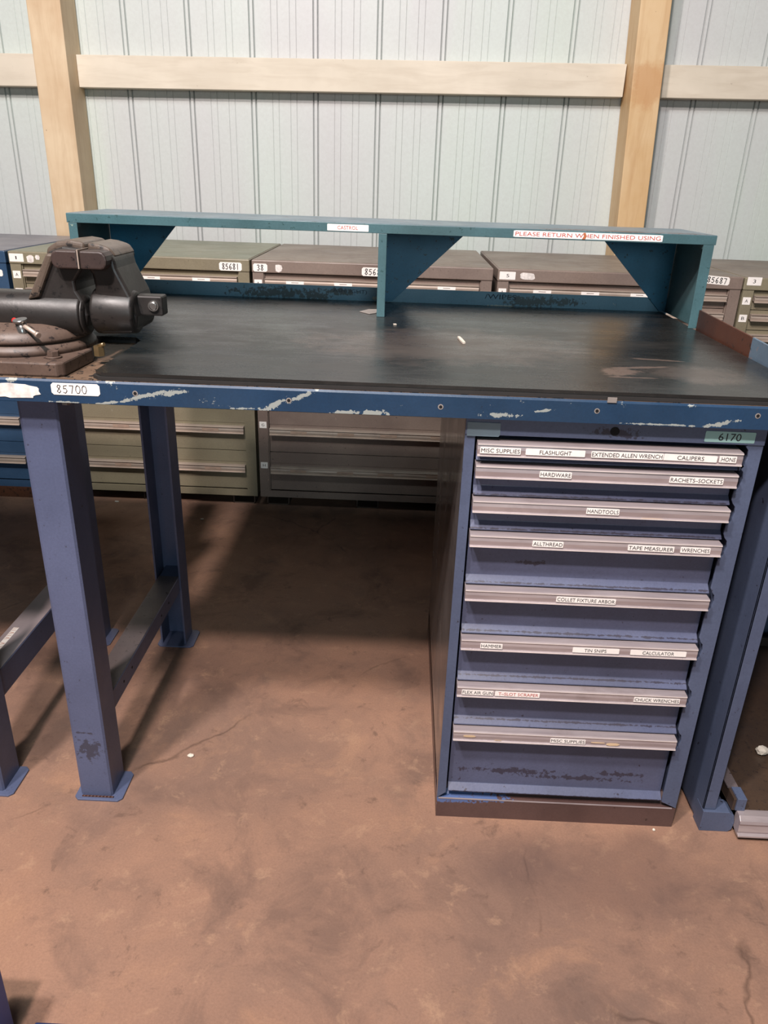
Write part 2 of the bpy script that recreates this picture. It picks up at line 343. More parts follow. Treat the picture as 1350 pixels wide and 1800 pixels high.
# hand-written digits as pen strokes (unit box)
DG = {'0': [[(.5, 1), (.15, .8), (.05, .4), (.3, .03), (.7, .05), (.95, .45), (.85, .85), (.5, 1), (.3, .95)]],
      '1': [[(.5, 1), (.5, 0)]], '3': [[(.1, .9), (.5, 1), (.8, .8), (.45, .55), (.85, .3), (.5, 0), (.1, .1)]],
      '5': [[(.85, .95), (.25, .9), (.2, .55), (.6, .6), (.85, .3), (.5, 0), (.1, .1)]],
      '6': [[(.75, 1), (.3, .7), (.15, .3), (.4, 0), (.8, .15), (.75, .42), (.4, .45), (.18, .28)]],
      '7': [[(.1, .95), (.85, .95), (.45, 0)]],
      '8': [[(.8, .9), (.4, 1), (.2, .75), (.6, .5), (.85, .22), (.5, 0), (.15, .2), (.5, .5), (.85, .85), (.7, .97)]],
      'B': [[(.2, 0), (.2, 1), (.7, .9), (.65, .6), (.2, .5), (.8, .35), (.7, .05), (.2, 0)]],
      'T': [[(.1, 1), (.9, 1)], [(.5, 1), (.5, 0)]], 'A': [[(.1, 0), (.5, 1), (.9, 0)], [(.25, .4), (.75, .4)]]}
def hand(mb, s, x0, x1, z0, z1, y, m, w=.0009, slope=0.0):
    n = len(s); cw = (x1-x0)/n
    for i, ch in enumerate(s):
        for st in DG[ch]:
            pts = [Vector((x0+cw*(i+.1+.8*u), 0, z0+(z1-z0)*v+slope*((i+u)/n-.5)*(x1-x0))) for u, v in st]
            for p, q in zip(pts, pts[1:]):
                d = (q-p).normalized(); nn = Vector((-d.z, 0, d.x))*w/2; e = d*w*.4
                mb.add([(p-nn-e)[:], (q-nn+e)[:], (q+nn+e)[:], (p+nn-e)[:]], [(0, 1, 2, 3)], m)
                for k in range(len(mb.v)-4, len(mb.v)): mb.v[k] = (mb.v[k][0], y, mb.v[k][2])
def hand_sticker(parent, s, x0, x1, zc, h, y, tx=None, slope=0.0, label=None, w=.0012):
    mb = MB(); r = h*.18
    c = (x0+x1)/2
    pts = [(x0, zc-h/2+r), (x0+r, zc-h/2), (x1-r, zc-h/2), (x1, zc-h/2+r), (x1, zc+h/2-r), (x1-r, zc+h/2), (x0+r, zc+h/2), (x0, zc+h/2-r)]
    pts = [(a, b+slope*(a-c)) for a, b in pts]
    mb.prism(pts, 'y', y-.0005, y, 0)
    a, b = tx if tx else (x0+h*.3, x1-h*.3)
    hand(mb, s, a, b, zc-h*.34, zc+h*.34, y-.0009, 1, w, slope)
    o = mb.build('number_label', [m_white, m_ink], parent)
    if label: o['label'] = label
    return o
def torn(parent, x0, x1, z0, z1, y, n=16, name='torn_label', mat=None, seed=1):
    rnd = random.Random(seed); cx, cz = (x0+x1)/2, (z0+z1)/2; pts = []
    for i in range(n):
        a = 2*math.pi*i/n; k = rnd.uniform(.86, 1.05)
        ca, sa = math.cos(a), math.sin(a)
        ca = math.copysign(abs(ca)**.7, ca); sa = math.copysign(abs(sa)**.7, sa)
        pts.append((cx+(x1-x0)/2*ca*k, cz+(z1-z0)/2*sa*k))
    return MB().prism(pts, 'y', y-.0006, y).build(name, mat or m_torn, parent)

# ------------------------------------------------------------------ setting
tag(MB().add([(-5, -5, 0), (5, -5, 0), (5, 2.42, 0), (-5, 2.42, 0)], [(0, 1, 2, 3)]).build('floor', m_floor), 'brown stained concrete floor', kind='structure')
def build_wall():
    YW = 2.385; pitch = .256; pts = []
    k0, k1 = -12, 12
    for k in range(k0, k1):
        x = -.757+k*pitch
        pts += [(x-.0125, 0), (x-.009, .010), (x-.0055, -.001), (x+.0055, -.001), (x+.009, .010), (x+.0125, 0)]
        for c in (x+pitch*.355, x+pitch*.645):
            pts += [(c-.0145, 0), (c-.0128, .0022), (c-.0112, 0), (c+.0112, 0), (c+.0128, .0022), (c+.0145, 0)]
    vs = []; fs = []
    for i, (x, d) in enumerate(pts): vs += [(x, YW+d, 0), (x, YW+d, 3.4)]
    for i in range(len(pts)-1): fs.append((2*i, 2*i+2, 2*i+3, 2*i+1))
    return tag(MB().add(vs, fs).build('wall_back', m_wall), 'pale grey ribbed sheet metal wall', kind='structure')
build_wall()
def post(xb0, xb1, xt0, xt1, z1, y0, y1, m, label):
    # board from floor to z1; x extents given at z=1 and z=1.8
    def X(a, b, z): return a+(b-a)*(z-1.0)/.8
    vs = []; n = 10
    for i in range(n+1):
        z = z1*i/n; a, b = X(xb0, xt0, z), X(xb1, xt1, z)
        vs += [(a, y0, z), (b, y0, z), (b, y1, z), (a, y1, z)]
    fs = [(3, 2, 1, 0), tuple(4*n+k for k in range(4))]
    for i in range(n):
        for k in range(4):
            j = (k+1) % 4; fs.append((4*i+k, 4*i+j, 4*i+4+j, 4*i+4+k))
    return tag(MB().add(vs, fs).build('wooden_post', m, bevel=.003), label, 'post')
post(-1.586, -1.455, -1.586, -1.455, 3.3, 2.23, 2.381, m_post_l, 'cream painted timber post on the left behind the vise and the green cabinet')
post(.761, .872, .729, .844, 3.3, 2.23, 2.381, m_post_r, 'bare tan timber post leaning slightly, behind the right end of the shelf')
def girt(x0, x1, label):
    def Z(x): return 1.588+.0125*(x+.39)
    mb = MB(); h = .115; y0, y1 = 2.325, 2.381
    mb.add([(x0, y0, Z(x0)-h), (x1, y0, Z(x1)-h), (x1, y1, Z(x1)-h), (x0, y1, Z(x0)-h), (x0, y0, Z(x0)), (x1, y0, Z(x1)), (x1, y1, Z(x1)), (x0, y1, Z(x0))],
           [(3, 2, 1, 0), (4, 5, 6, 7), (0, 1, 5, 4), (1, 2, 6, 5), (2, 3, 7, 6), (3, 0, 4, 7)])
    return tag(mb.build('wall_rail', m_girt, bevel=.002), label, 'wooden rail')
girt(-1.4545, .733, 'long cream horizontal timber rail spanning between the two posts')
girt(-3.2, -1.5865, 'short cream horizontal timber rail left of the left post')
girt(.853, 3.0, 'cream horizontal timber rail right of the bare tan post')

# ------------------------------------------------------------------ cabinets along the wall
HB = [('A', .795, .853, .8265), ('B', .728, .791, .7665), ('C', .662, .724, .700), ('D', .596, .658, .634), ('E', .492, .592, .558), ('F', .378, .488, .452), ('G', .222, .374, .300), ('H', .071, .218, .150)]
def handle_profile(y0, z1, h, d):
    return [(y0, z1), (y0-d*.75, z1), (y0-d, z1-h*.10), (y0-d*.8, z1-h*.2), (y0-d*.86, z1-h*.5), (y0-d*.8, z1-h*.86), (y0-d, z1-h*.92), (y0-d, z1-h), (y0-d*.7, z1-h), (y0-d*.62, z1-h*.8), (y0, z1-h*.8)]
def wall_cabinet(x0, x1, body, top, label, letters=(), base='skid', yaw=0, stick=True, xf0=None):
    Y0, Y1 = 1.5, 2.19; ZT = .897; rim = .857
    t = thing('drawer_cabinet', ((x0+x1)/2, (Y0+Y1)/2, 0), label, 'cabinet', 'drawer cabinets standing along the wall')
    fr = .036
    b = MB()
    b.box(x0, x0+.004, Y0+.006, Y1, .043, rim).box(x1-.004, x1, Y0+.006, Y1, .043, rim).box(x0, x1, Y1-.004, Y1, .043, rim).box(x0, x1, Y0+.006, Y1, .043, .047)
    b.box(x0, x0+fr, Y0, Y0+.006, .043, rim).box(x1-fr, x1, Y0, Y0+.006, .043, rim).box(x0+fr, x1-fr, Y0, Y0+.006, .043, .068)
    b.box(x0+fr-.001, x0+fr+.003, Y0+.006, Y0+.05, .06, rim).box(x1-fr-.003, x1-fr+.001, Y0+.006, Y0+.05, .06, rim)
    b.box(x0+.006, x1-.006, Y0+.06, Y0+.064, .06, rim-.002, 1)  # near-black sheet in place of the shade behind the drawers
    b.build('body', [body, m_dark_gap], t)
    tp = MB().box(x0-.002, x1+.002, Y0-.003, Y1, rim, ZT).build('top', [body], t, bevel=.003)
    MB().box(x0+.002, x1-.002, Y0+.002, Y1-.003, ZT, ZT+.0012).build('top_sheet', top, t)
    if base == 'skid':
        k = MB()
        for i in range(3):
            c = x0+.02+(x1-x0-.12)*i/2
            k.box(c, c+.004, Y0+.03, Y1-.03, 0, .043).box(c+.08, c+.084, Y0+.03, Y1-.03, 0, .043).box(c, c+.084, Y0+.03, Y1-.03, .0, .004).box(c, c+.084, Y0+.03, Y1-.03, .039, .043)
        k.build('skid_base', m_skid, t)
    else:
        MB().box(x0, x1, Y0-.002, Y1, 0, .043).build('base', m_rustbase, t)
    hx0, hx1 = x0+fr+.006, x1-fr-.006
    for nm, z0, z1, hz in HB:
        d = MB(); ys = Y0+.012
        big = nm in 'GH'
        d.prism([(ys, z1), (ys, z0-.0015), (ys+.02, z0-.0015), (ys+.02, z1)], 'x', hx0-.002, hx1+.002)
        if big: d.box(hx0-.002, hx1+.002, ys-.0015, ys, hz+.026, z1)
        dr = d.build('drawer', body, t)
        hh = .022 if not big else .026
        MB().prism(handle_profile(ys, hz+hh/2+.002, hh, .022), 'x', hx0, hx1).build('handle', m_alu_old, dr)
        if nm in 'ABGH' and stick:
            rr = random.Random(int(abs(x0)*1000)+ord(nm))
            for q in range(4):
                c = hx0+(hx1-hx0)*(.14+.235*q)+rr.uniform(-.01, .01)
                mb = MB(); mb.prism([(c-.03, hz-.003), (c+.03, hz-.003), (c+.03, hz+.007), (c-.03, hz+.007)], 'y', ys-.0196, ys-.0185)
                mb.add([(c-.012, ys-.0199, hz+.001), (c+.012, ys-.0199, hz+.001), (c+.012, ys-.0199, hz+.003), (c-.012, ys-.0199, hz+.003)], [(0, 1, 2, 3)], 1)
                mb.build('label_sticker', [m_white if nm in 'AB' else m_sticker_dull, m_tape_ink], dr)
    for nm, z in letters:
        sticker(t, '', nm, x0+.005, x0+.031, z, .024, Y0, tx=(x0+.013, x0+.023), th=.42, kind='letter_label')
    return t
m_sticker_dull = simple('dull_label', (176, 150, 132), 0.6)
m_tape_ink = simple('grey_pencil', (150, 130, 120), 0.7)
LT = [('A', .822), ('B', .765), ('C', .70), ('D', .634), ('E', .55), ('F', .448), ('G', .325), ('H', .169)]
c1 = wall_cabinet(-1.438, -.628, m_green, m_green_top, 'olive green multi-drawer cabinet by the wall, behind the vise', LT)
sticker(c1, '', '1', -1.436, -1.388, .877, .026, 1.497, tx=(-1.415, -1.411), th=.4, kind='number_label')
torn(c1, -1.378, -1.352, .862, .887, 1.497, seed=3); torn(c1, -1.348, -1.332, .872, .888, 1.497, n=6, seed=5)
hand_sticker(c1, '85681', -.728, -.652, .873, .027, 1.497, w=.0022)
c2 = wall_cabinet(-.617, .186, m_brown, m_brown_top, 'taupe multi-drawer cabinet behind the middle of the bench with a torn white patch', LT)
hand_sticker(c2, '38', -.614, -.566, .873, .026, 1.497, tx=(-.602, -.578), w=.0022)
torn(c2, -.541, -.515, .860, .886, 1.497, n=8, seed=9)
hand_sticker(c2, '85680', -.250, -.165, .872, .028, 1.497, w=.0022)
c3 = wall_cabinet(.205, 1.012, m_brown, m_brown_top, 'taupe multi-drawer cabinet behind the right bracket, numbered 5', LT)
sticker(c3, '', '5', .209, .262, .876, .025, 1.497, tx=(.232, .241), th=.42, kind='number_label')
torn(c3, .276, .328, .864, .888, 1.497, n=18, seed=4)
hand_sticker(c3, '85687', .885, .968, .885, .026, 1.497, slope=-.06, w=.0022)
c4 = wall_cabinet(1.020, 1.83, m_green, m_brown_top, 'grey-green multi-drawer cabinet at the right edge, numbered 3', LT)
sticker(c4, '', '3', 1.026, 1.073, .886, .026, 1.497, tx=(1.045, 1.054), th=.45, kind='number_label')
c5 = wall_cabinet(-2.26, -1.452, m_bluecab, m_bluecab_top, 'dark blue drawer cabinet with shiny handles at the far left edge', [], base='solid', stick=False)
hand_sticker(c5, 'T', -1.50, -1.468, .825, .022, 1.4995, tx=(-1.49, -1.476), w=.002)

# ------------------------------------------------------------------ workbench
XL, XR = -.842, .558
wb = thing('workbench', ((XL+XR)/2, .4, 0), 'blue steel workbench with a chipped blue front edge, open leg frame on the left', 'workbench')
ap = MB(); ap.prism([(-.02, .8244), (-.02, .857), (-.017, .860), (.84, .860), (.84, .8244), (.836, .8244), (.836, .855), (-.015, .855), (-.015, .8244)], 'x', XL, XR)
ap.box(XL, XL+.004, -.02, .84, .8244, .8545).box(XR-.004, XR, -.02, .84, .8244, .8545)
apo = ap.build('top_frame', m_apron, wb)
MB().box(XL+.001, XR-.001, -.0165, .839, .860, .8615).build('top_plate', m_steel_top, wb)
for x, z in ((-.51, .8435), (-.274, .8418), (-.042, .841), (.195, .844), (.437, .846)):
    h = MB().cyl((x, -.0205, z), (x, -.0195, z), .0026, n=14, m=0)
    ring = MB(); ring.cyl((x, -.0203, z), (x, -.0197, z), .0042, n=14, m=0).cyl((x, -.0206, z), (x, -.0200, z), .0026, n=14, m=1)
    ring.build('screw_hole', [m_scrap, m_dark_gap], apo)
hand_sticker(apo, '85700', -.639, -.564, .8462, .0185, -.0202, tx=(-.632, -.583), w=.0009, label='white handwritten number label')
torn(apo, -.735, -.657, .829, .8525, -.0202, n=26, seed=12)
MB().prism([(.208, .858), (.222, .858), (.222, .866), (.208, .866)], 'y', -.0216, -.0203).build('tan_chip', m_scrap, apo)
# side lip at right
lp = MB(); lp.prism([(.30, .86), (.588, .86), (.588, .914), (.30, .908)], 'x', .547, .551)
lp.build('side_lip', m_lip, wb, bevel=.0008)
MB().prism([(-.015, .86), (.30, .86), (.30, .908), (-.015, .900)], 'x', .5468, .5512).build('side_lip', m_lip_blue, wb, bevel=.0008)
def leg(parent, x0, x1, y0, y1, z1, m, flip=False):
    w = .0045; g = MB()
    # C channel, open towards the other leg, with rolled corners
    a, b = (y0, y1)
    c = .007
    outer = [(x0, b), (x0, a+c), (x0+c*.35, a+c*.35), (x0+c, a), (x1-c*.5, a), (x1, a+c*.5), (x1, b)]
    inner = [(x1-w, b), (x1-w, a+w), (x0+w, a+w), (x0+w, b)]
    if flip:
        outer = [(p, a+b-q) for p, q in outer]; inner = [(p, a+b-q) for p, q in inner]
    g.prism(outer+inner, 'z', .004, z1)
    o = g.build('leg', m, parent)
    xm0, xm1 = x0-.009, x1+.021; ym0, ym1 = y0-.012, y1+.006; r = .008
    pl = [(xm0+r, ym0), (xm1-r, ym0), (xm1, ym0+r), (xm1, ym1-r), (xm1-r, ym1), (xm0+r, ym1), (xm0, ym1-r), (xm0, ym0+r)]
    MB().prism(pl, 'z', 0, .004).build('foot_plate', m, o, bevel=.001)
    return o
lf = leg(wb, -.714, -.648, .008, .073, .8244, m_bench)
wd = MB()
for i in range(9): wd.cyl((-.708+i*.007, .005, .004), (-.701+i*.007, .004, .005), .0022, .0018, n=8)
wd.build('weld_bead', m_lip, lf)
m_bench_dark = m_bench
leg(wb, -.714, -.648, .555, .62, .8244, m_bench, flip=True)
st = MB(); st.prism([(-.704, .165), (-.704, .205), (-.702, .207), (-.656, .207), (-.652, .205), (-.652, .165), (-.656, .165), (-.656, .203), (-.700, .203), (-.700, .165)], 'y', .0125, .616)
so = st.build('stretcher', m_bench, wb); MB().box(-.703, -.653, .014, .555, .207, .2076).build('dusty_top', m_tray_rail, so)
for y in (.14, .19, .40, .46): MB().cyl((-.6515, y, .186), (-.6525, y, .186), .003, n=10).build('bolt_hole', m_dark_gap, so)
MB().cyl((-.648, .035, .812), (-.640, .035, .812), .0085, n=6, smooth=False).cyl((-.640, .035, .812), (-.634, .035, .812), .005, n=12).build('bolt', m_scrap, lf)

# rubber mat (two layers), cut out round the vise
rm = MB()
def mat_poly(g):
    r = .012
    return [(-.578+g+r, -.017+g), (.545-g, -.017+g), (.545-g, .8297), (XL+.01, .8297), (XL+.01, .262), (-.60, .262), (-.585+g, .235), (-.578+g, -.017+g+r)]
rm.prism(mat_poly(0), 'z', .8615, .8665, 1); rm.prism(mat_poly(.0035), 'z', .8670, .8725, 0)
rm.prism(mat_poly(.006), 'z', .8664, .8671, 2)
tag(rm.build('bench_mat', [m_rubber, m_rubber_edge, m_dark_gap]), 'worn black rubber mat covering the top of the blue workbench', 'mat')
TOP = .8727

# ------------------------------------------------------------------ riser shelf on the bench
sh = thing('bench_riser_shelf', (-.14, .83, .8727), 'teal blue steel riser shelf on brackets along the back of the workbench', 'shelf')
YF, YB2, ZT = .592, .834, 1.068
MB().prism([(YF, 1.049), (YF, ZT), (YB2, ZT), (YB2, 1.049), (YB2-.003, 1.049), (YB2-.003, ZT-.003), (YF+.003, ZT-.003), (YF+.003, 1.049)], 'x', -.842, .557).box(-.842, -.839, YF+.0005, YB2, 1.049, ZT-.0005).box(.554, .557, YF+.0005, YB2, 1.049, ZT-.0005).build('top', m_riser, sh, bevel=.0008)
MB().box(-.841, .556, YF+.001, YB2-.001, ZT, ZT+.0006).build('top_sheet', m_riser_top, sh)
def panel(x0, x1, side):
    # front flange plus a thin web running back
    mb = MB(); w = .003
    if side > 0: mb.prism([(x0, YF), (x1, YF), (x1, YF+w), (x0+w, YF+w), (x0+w, YB2-.004), (x0, YB2-.004)], 'z', TOP, 1.0488).box(x0+w*.5, x1, YF+w*.5, YF+.02, 1.040, 1.0488)
    elif side < 0: mb.prism([(x0, YF), (x1, YF), (x1, YB2-.004), (x1-w, YB2-.004), (x1-w, YF+w), (x0, YF+w)], 'z', TOP, 1.0488).box(x0, x1-w*.5, YF+w*.5, YF+.02, 1.040, 1.0488)
    return mb.build('end_panel' if x0 < -.5 or x0 > .3 else 'middle_panel', m_riser, sh, bevel=.0006)
panel(-.839, -.820, 1); panel(-.165, -.147, 1); panel(.531, .554, -1)
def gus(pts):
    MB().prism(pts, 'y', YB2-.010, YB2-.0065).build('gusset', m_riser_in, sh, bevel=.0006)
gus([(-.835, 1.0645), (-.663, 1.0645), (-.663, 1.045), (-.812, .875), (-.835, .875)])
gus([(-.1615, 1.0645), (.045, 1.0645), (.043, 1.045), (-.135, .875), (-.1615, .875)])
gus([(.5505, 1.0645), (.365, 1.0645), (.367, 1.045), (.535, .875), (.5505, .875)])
# corner stiffener in right bracket (a small fold)
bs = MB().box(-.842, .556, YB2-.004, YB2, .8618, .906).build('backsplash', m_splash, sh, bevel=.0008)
lab = MB(); put_text(lab, 'ASHLIGHT)', -.285, -.199, .888, .8995, YB2-.0046, 0, slope=-.02); lab.build('lettering', m_faint, bs)
lab = MB(); put_text(lab, '/WIPES', .098, .177, .8885, .9005, YB2-.0046, 0, slope=-.01); lab.build('lettering', m_faint, bs)
shf = [c for c in sh.children if c.name.startswith('top')][0]
sticker(shf, '', 'CASTROL', -.276, -.187, 1.0582, .0135, YF-.0001, ink=m_red, tx=(-.254, -.210), th=.55)
sticker(shf, '', 'PLEASE RETURN WHEN FINISHED USING', .124, .442, 1.0585, .0135, YF-.0001, ink=m_red, tx=(.128, .438), th=.6)
MB().prism([(.271, 1.0520), (.277, 1.0515), (.280, 1.058), (.277, 1.065), (.272, 1.0645), (.274, 1.058)], 'y', YF-.0014, YF-.0008).build('stain', m_orange, shf)

# ------------------------------------------------------------------ main drawer cabinet
WX = .4665; D = .69
mc = thing('drawer_cabinet', (WX/2, D/2, 0), 'blue eight-drawer tool cabinet with silver label handles under the bench', 'cabinet')
b = MB(); w = .003
b.box(0, w, .004, D, .047, .8235).box(WX-w, WX, .004, D, .047, .8235).box(w, WX-w, D-w, D, .047, .8235).box(w, WX-w, .02, D-w, .8205, .8235)
b.build('side_shell', [m_cab_side], mc)
b = MB()
b.prism([(0, .7935), (WX, .7935), (WX, .8235), (0, .8235)], 'y', -.002, .004)
b.prism([(0, .0475), (.0165, .062), (.0165, .7935), (0, .7935)], 'y', 0, .004)
b.box(.0135, .0165, .004, .05, .06, .7935)
hz0 = [(.7935, .768), (.757, .7315), (.7, .6725), (.6405, .6115), (.5415, .5105), (.4445, .4125), (.3465, .3135), (.2485, .215)]
hz = [(z0-.015*(1.155-z0)/1.13+.0215, z0-.015*(1.155-z0)/1.13) for _, z0 in hz0]
inner = [(.4365, .0625)]
for z1, z0 in reversed(hz):
    inner += [(.4365, z0-.022), (.4375, z0-.012), (.4430, z0-.005), (.4460, (z0+z1)/2), (.4445, z1), (.4395, z1+.006), (.4365, z1+.013)]
inner = [p for i_, p in enumerate(inner) if i_ == 0 or p[1] > inner[i_-1][1]+.0005]
inner = [p for p in inner if p[1] < .7925]; inner.append((.4425, .7935))
b.prism([(WX, .0475)]+[(WX, .7935)]+inner[::-1], 'y', 0, .004)
b.box(.4480, .4510, .004, .05, .06, .7935)
fr = b.build('front_frame', [m_cab], mc, bevel=.0006)
MB().box(.02, .447, .055, .058, .06, .79).build('gap_shade_panel', m_dark_gap, mc)  # dark sheet painted as the shade seen through the drawer gaps
MB().cyl((.232, -.0026, .8075), (.232, -.0018, .8075), .0072, n=20).build('lock_hole', m_dark_gap, fr)
MB().prism([(.0025, .7915), (.0025, .814), (.054, .8135), (.0545, .7945), (.052, .7915)], 'y', -.0032, -.0021).build('name_plate', m_plate, fr)
sticker(fr, '', '6170', .372, .4495, .8055, .0175, -.0021, tx=(.393, .428), mat=m_teal_label, th=.68, label='pale teal cabinet number label')
k = MB(); k.prism([(0, 0), (0, .047), (.012, .0475), (.030, .0615), (.69, .0615), (.69, 0)], 'x', 0, WX)
kb = k.build('kick_base', m_kick, mc)
MB().prism([(-.0008, .0462), (-.0008, .0478), (.0015, .0478), (.0015, .0462)], 'x', .003, .459).build('bright_edge', m_alu, kb)
zb = [z1+.0025 for z1, z0 in hz[1:]]+[.0645]
sx = lambda x: (x+.1038)*1.0134-.1038
DX0, DX1 = .0175, .4365
LBL = {0: [('MISC SUPPLIES', .0225, .085, 0, 0, 0), ('FLASHLIGHT', .0925, .184, .114, .163, 0), ('EXTENDED ALLEN WRENCH', .193, .3035, 0, 0, 0), ('CALIPERS', .3045, .386, .325, .366, 0), ('.HONE', .389, .4155, 0, 0, 0)],
       1: [('HARDWARE', .118, .168, 0, 0, 0), ('RACHETS–SOCKETS', .320, .403, 0, 0, 0)],
       2: [('HANDTOOLS', .199, .251, 0, 0, 0)],
       3: [('ALLTHREAD', .120, .170, 0, 0, 0), ('TAPE MEASURER', .274, .349, 0, 0, 0), ('WRENCHES', .359, .407, 0, 0, 0)],
       4: [('COLLET FIXTURE ARBOR', .171, .270, 0, 0, 0)],
       5: [('HAMMER', .052, .090, 0, 0, 0), ('TIN SNIPS', .211, .291, .231, .269, 0), ('CALCULATOR', .310, .406, .331, .385, 0)],
       6: [('FLEX AIR GUN', .027, .083, 0, 0, 0), ('T–SLOT SCRAPER', .086, .165, .092, .163, 1), ('CHUCK WRENCHES', .332, .413, 0, 0, 0)],
       7: [('MISC SUPPLIES', .196, .260, 0, 0, 0)]}
for i, (z1, z0) in enumerate(hz):
    zbot = zb[i]; yp = .013
    d = MB(); d.prism([(yp, z1-.001), (yp, zbot+.013), (.001, zbot+.002), (.001, zbot), (.04, zbot), (.04, z1-.001)], 'x', DX0+.003, DX1-.001)
    dr = d.build('drawer', m_drawer, mc, bevel=.0007)
    h = z1-z0
    prof = [(.013, z1), (-.0125, z1-.0003), (-.0150, z1-.0014), (-.0150, z1-.0028), (-.0138, z1-.0036), (-.0147, z1-.0105), (-.0138, z1-h*.87), (-.0160, z1-h*.92), (-.0160, z1-h), (-.0100, z1-h), (-.0080, z1-h*.80), (.013, z1-h*.72)]
    MB().prism(prof, 'x', .0200, .4325).box(.0202, .4323, -.01545, -.0145, z1-.0030, z1-.0014, 1).box(.0202, .4323, -.01645, -.0150, z1-h, z1-h*.935, 1).build('handle', [m_alu, m_alu_edge], dr)
    zc = z1-h*.52
    for s, a, bx, ta, tb, red in LBL[i]:
        zz = zc+(random.uniform(-.0004, .0004))
        a, bx = sx(a), sx(bx); ta, tb = (sx(ta), sx(tb)) if ta else (0, 0)
        sticker(dr, '', s, a, bx, zz, .0105, -.0152, ink=m_red if red else m_ink, tx=(ta, tb) if ta else (a+.0015, bx-.0015), th=.62, ragged=.12, slope=random.uniform(-.012, .008))
# glue remains on drawer handles
m_glue = simple('glue_remains', (214, 186, 150), 0.7)
drs = [c for c in mc.children if c.name.startswith('drawer')]
for di, (a, bx, z0_, z1_) in ((7, (.038, .062, .009, .0135)), (7, (.275, .302, .0085, .0105)), (7, (.303, .328, .004, .010)), (2, (.288, .330, .0005, .0025)), (7, (.096, .11, .004, .005))):
    z0_, z1_ = z0_+hz[di][1], z1_+hz[di][1]
    torn(drs[di], a, bx, z0_, z1_, -.0152, n=14, name='glue_patch', mat=m_glue, seed=int(a*999))

# ------------------------------------------------------------------ bench vise
vz = thing('bench_vise', (-.74, .12, .8615), 'heavy dark iron bench vise bolted to the left end of the workbench', 'vise')
fl = MB(); fl.prism([(-.845, -.012), (-.630, -.014), (-.621, -.004), (-.618, .10), (-.64, .165), (-.69, .235), (-.80, .245), (-.86, .20), (-.87, .02)], 'z', .8617, .884)
fb = fl.build('base', m_iron_rust, vz, bevel=.003)
def ring(n, cx, cy, prof, m=0):
    mb = MB(); vs = []; fs = []
    for r, z in prof:
        for i in range(n): vs.append((cx+r*math.cos(2*math.pi*i/n), cy+r*math.sin(2*math.pi*i/n), z))
    for k_ in range(len(prof)-1):
        for i in range(n):
            j = (i+1) % n; fs.append((k_*n+i, k_*n+j, (k_+1)*n+j, (k_+1)*n+i))
    fs.append(tuple(range(n-1, -1, -1))); fs.append(tuple((len(prof)-1)*n+i for i in range(n)))
    return mb.add(vs, fs, m, True)
o_ = ring(48, -.735, .12, [(.112, .884), (.110, .893), (.100, .900), (.098, .901)]).build('base_ring', m_iron_rust, vz)
o_ = ring(48, -.735, .12, [(.104, .9015), (.104, .906), (.098, .917), (.085, .923), (.07, .926)]).build('swivel_turret', m_iron_rust, vz)
MB().cyl((-.648, .022, .884), (-.648, .022, .887), .0125, n=20).cyl((-.648, .022, .887), (-.648, .022, .895), .0095, n=6, smooth=False).build('bolt', m_iron_rust, fb, bevel=.0006)
# static body: profile in x-z
sb = MB()
pr = [(-1.00, .918), (-.64, .905), (-.618, .912), (-.612, .94), (-.617, .962), (-.626, .978), (-.627, .992), (-.618, 1.004), (-.6105, 1.014), (-.6105, 1.041), (-.640, 1.044), (-.662, 1.036), (-.672, 1.024), (-.700, .965), (-.72, .962), (-1.00, .964)]
sb.prism(pr, 'y', .085, .195)
sb.cyl((-1.0, .105, .938), (-.622, .105, .938), .034, n=28)
sb.cyl((-.622, .105, .938), (-.616, .105, .938), .034, .028, n=28)
sb.prism([(-.71, .924), (-.65, .924), (-.64, .915), (-.72, .915)], 'y', .09, .2)
so_ = sb.build('fixed_body', m_iron, vz, bevel=.007, seg=3)
# paler edge flange along the left slope of the neck and head cap
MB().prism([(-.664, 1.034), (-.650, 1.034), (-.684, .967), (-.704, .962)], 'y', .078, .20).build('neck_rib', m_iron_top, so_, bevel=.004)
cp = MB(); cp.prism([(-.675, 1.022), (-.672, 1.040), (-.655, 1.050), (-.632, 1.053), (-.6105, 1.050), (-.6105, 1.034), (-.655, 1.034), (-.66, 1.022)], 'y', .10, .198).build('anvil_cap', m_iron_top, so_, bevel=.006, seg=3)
mj = MB()
mj.prism([(-.6065, 1.041), (-.575, 1.041), (-.563, 1.030), (-.560, 1.014), (-.553, .998), (-.541, .972), (-.534, .94), (-.537, .920), (-.545, .912), (-.595, .910), (-.603, .925), (-.606, .945), (-.600, .965), (-.5975, .985), (-.600, 1.004), (-.6065, 1.014)], 'y', .09, .19)
mj.cyl((-.606, .112, .944), (-.538, .112, .944), .037, .034, n=28)
mjo = mj.build('moving_jaw', m_iron, vz, bevel=.007, seg=3)
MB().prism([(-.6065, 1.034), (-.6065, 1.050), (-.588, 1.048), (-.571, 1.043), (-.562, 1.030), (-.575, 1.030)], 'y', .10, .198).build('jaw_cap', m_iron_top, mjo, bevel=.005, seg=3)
def jaw(x0, x1, name, r_left):
    mb = MB(); r = .010; z0, z1 = 1.0135, 1.0405
    xs = []
    n = 6
    if r_left:
        pts = [(x1, z0), (x1, z1)]+[(x0+r-r*math.sin(t*math.pi/n)*1.0, (z0+z1)/2+(z1-z0)/2*math.cos(t*math.pi/n)) for t in range(n+1)]
    else:
        pts = [(x0, z1), (x0, z0)]+[(x1-r+r*math.sin(t*math.pi/n), (z0+z1)/2-(z1-z0)/2*math.cos(t*math.pi/n)) for t in range(n+1)]
    mb.prism(pts, 'y', .066, .20)
    return mb
jaw(-.652, -.6105, 'l', True).build('jaw_plate', m_jaw, so_, bevel=.0025)
jaw(-.6065, -.565, 'r', False).build('jaw_plate', m_jaw, mjo, bevel=.0025)
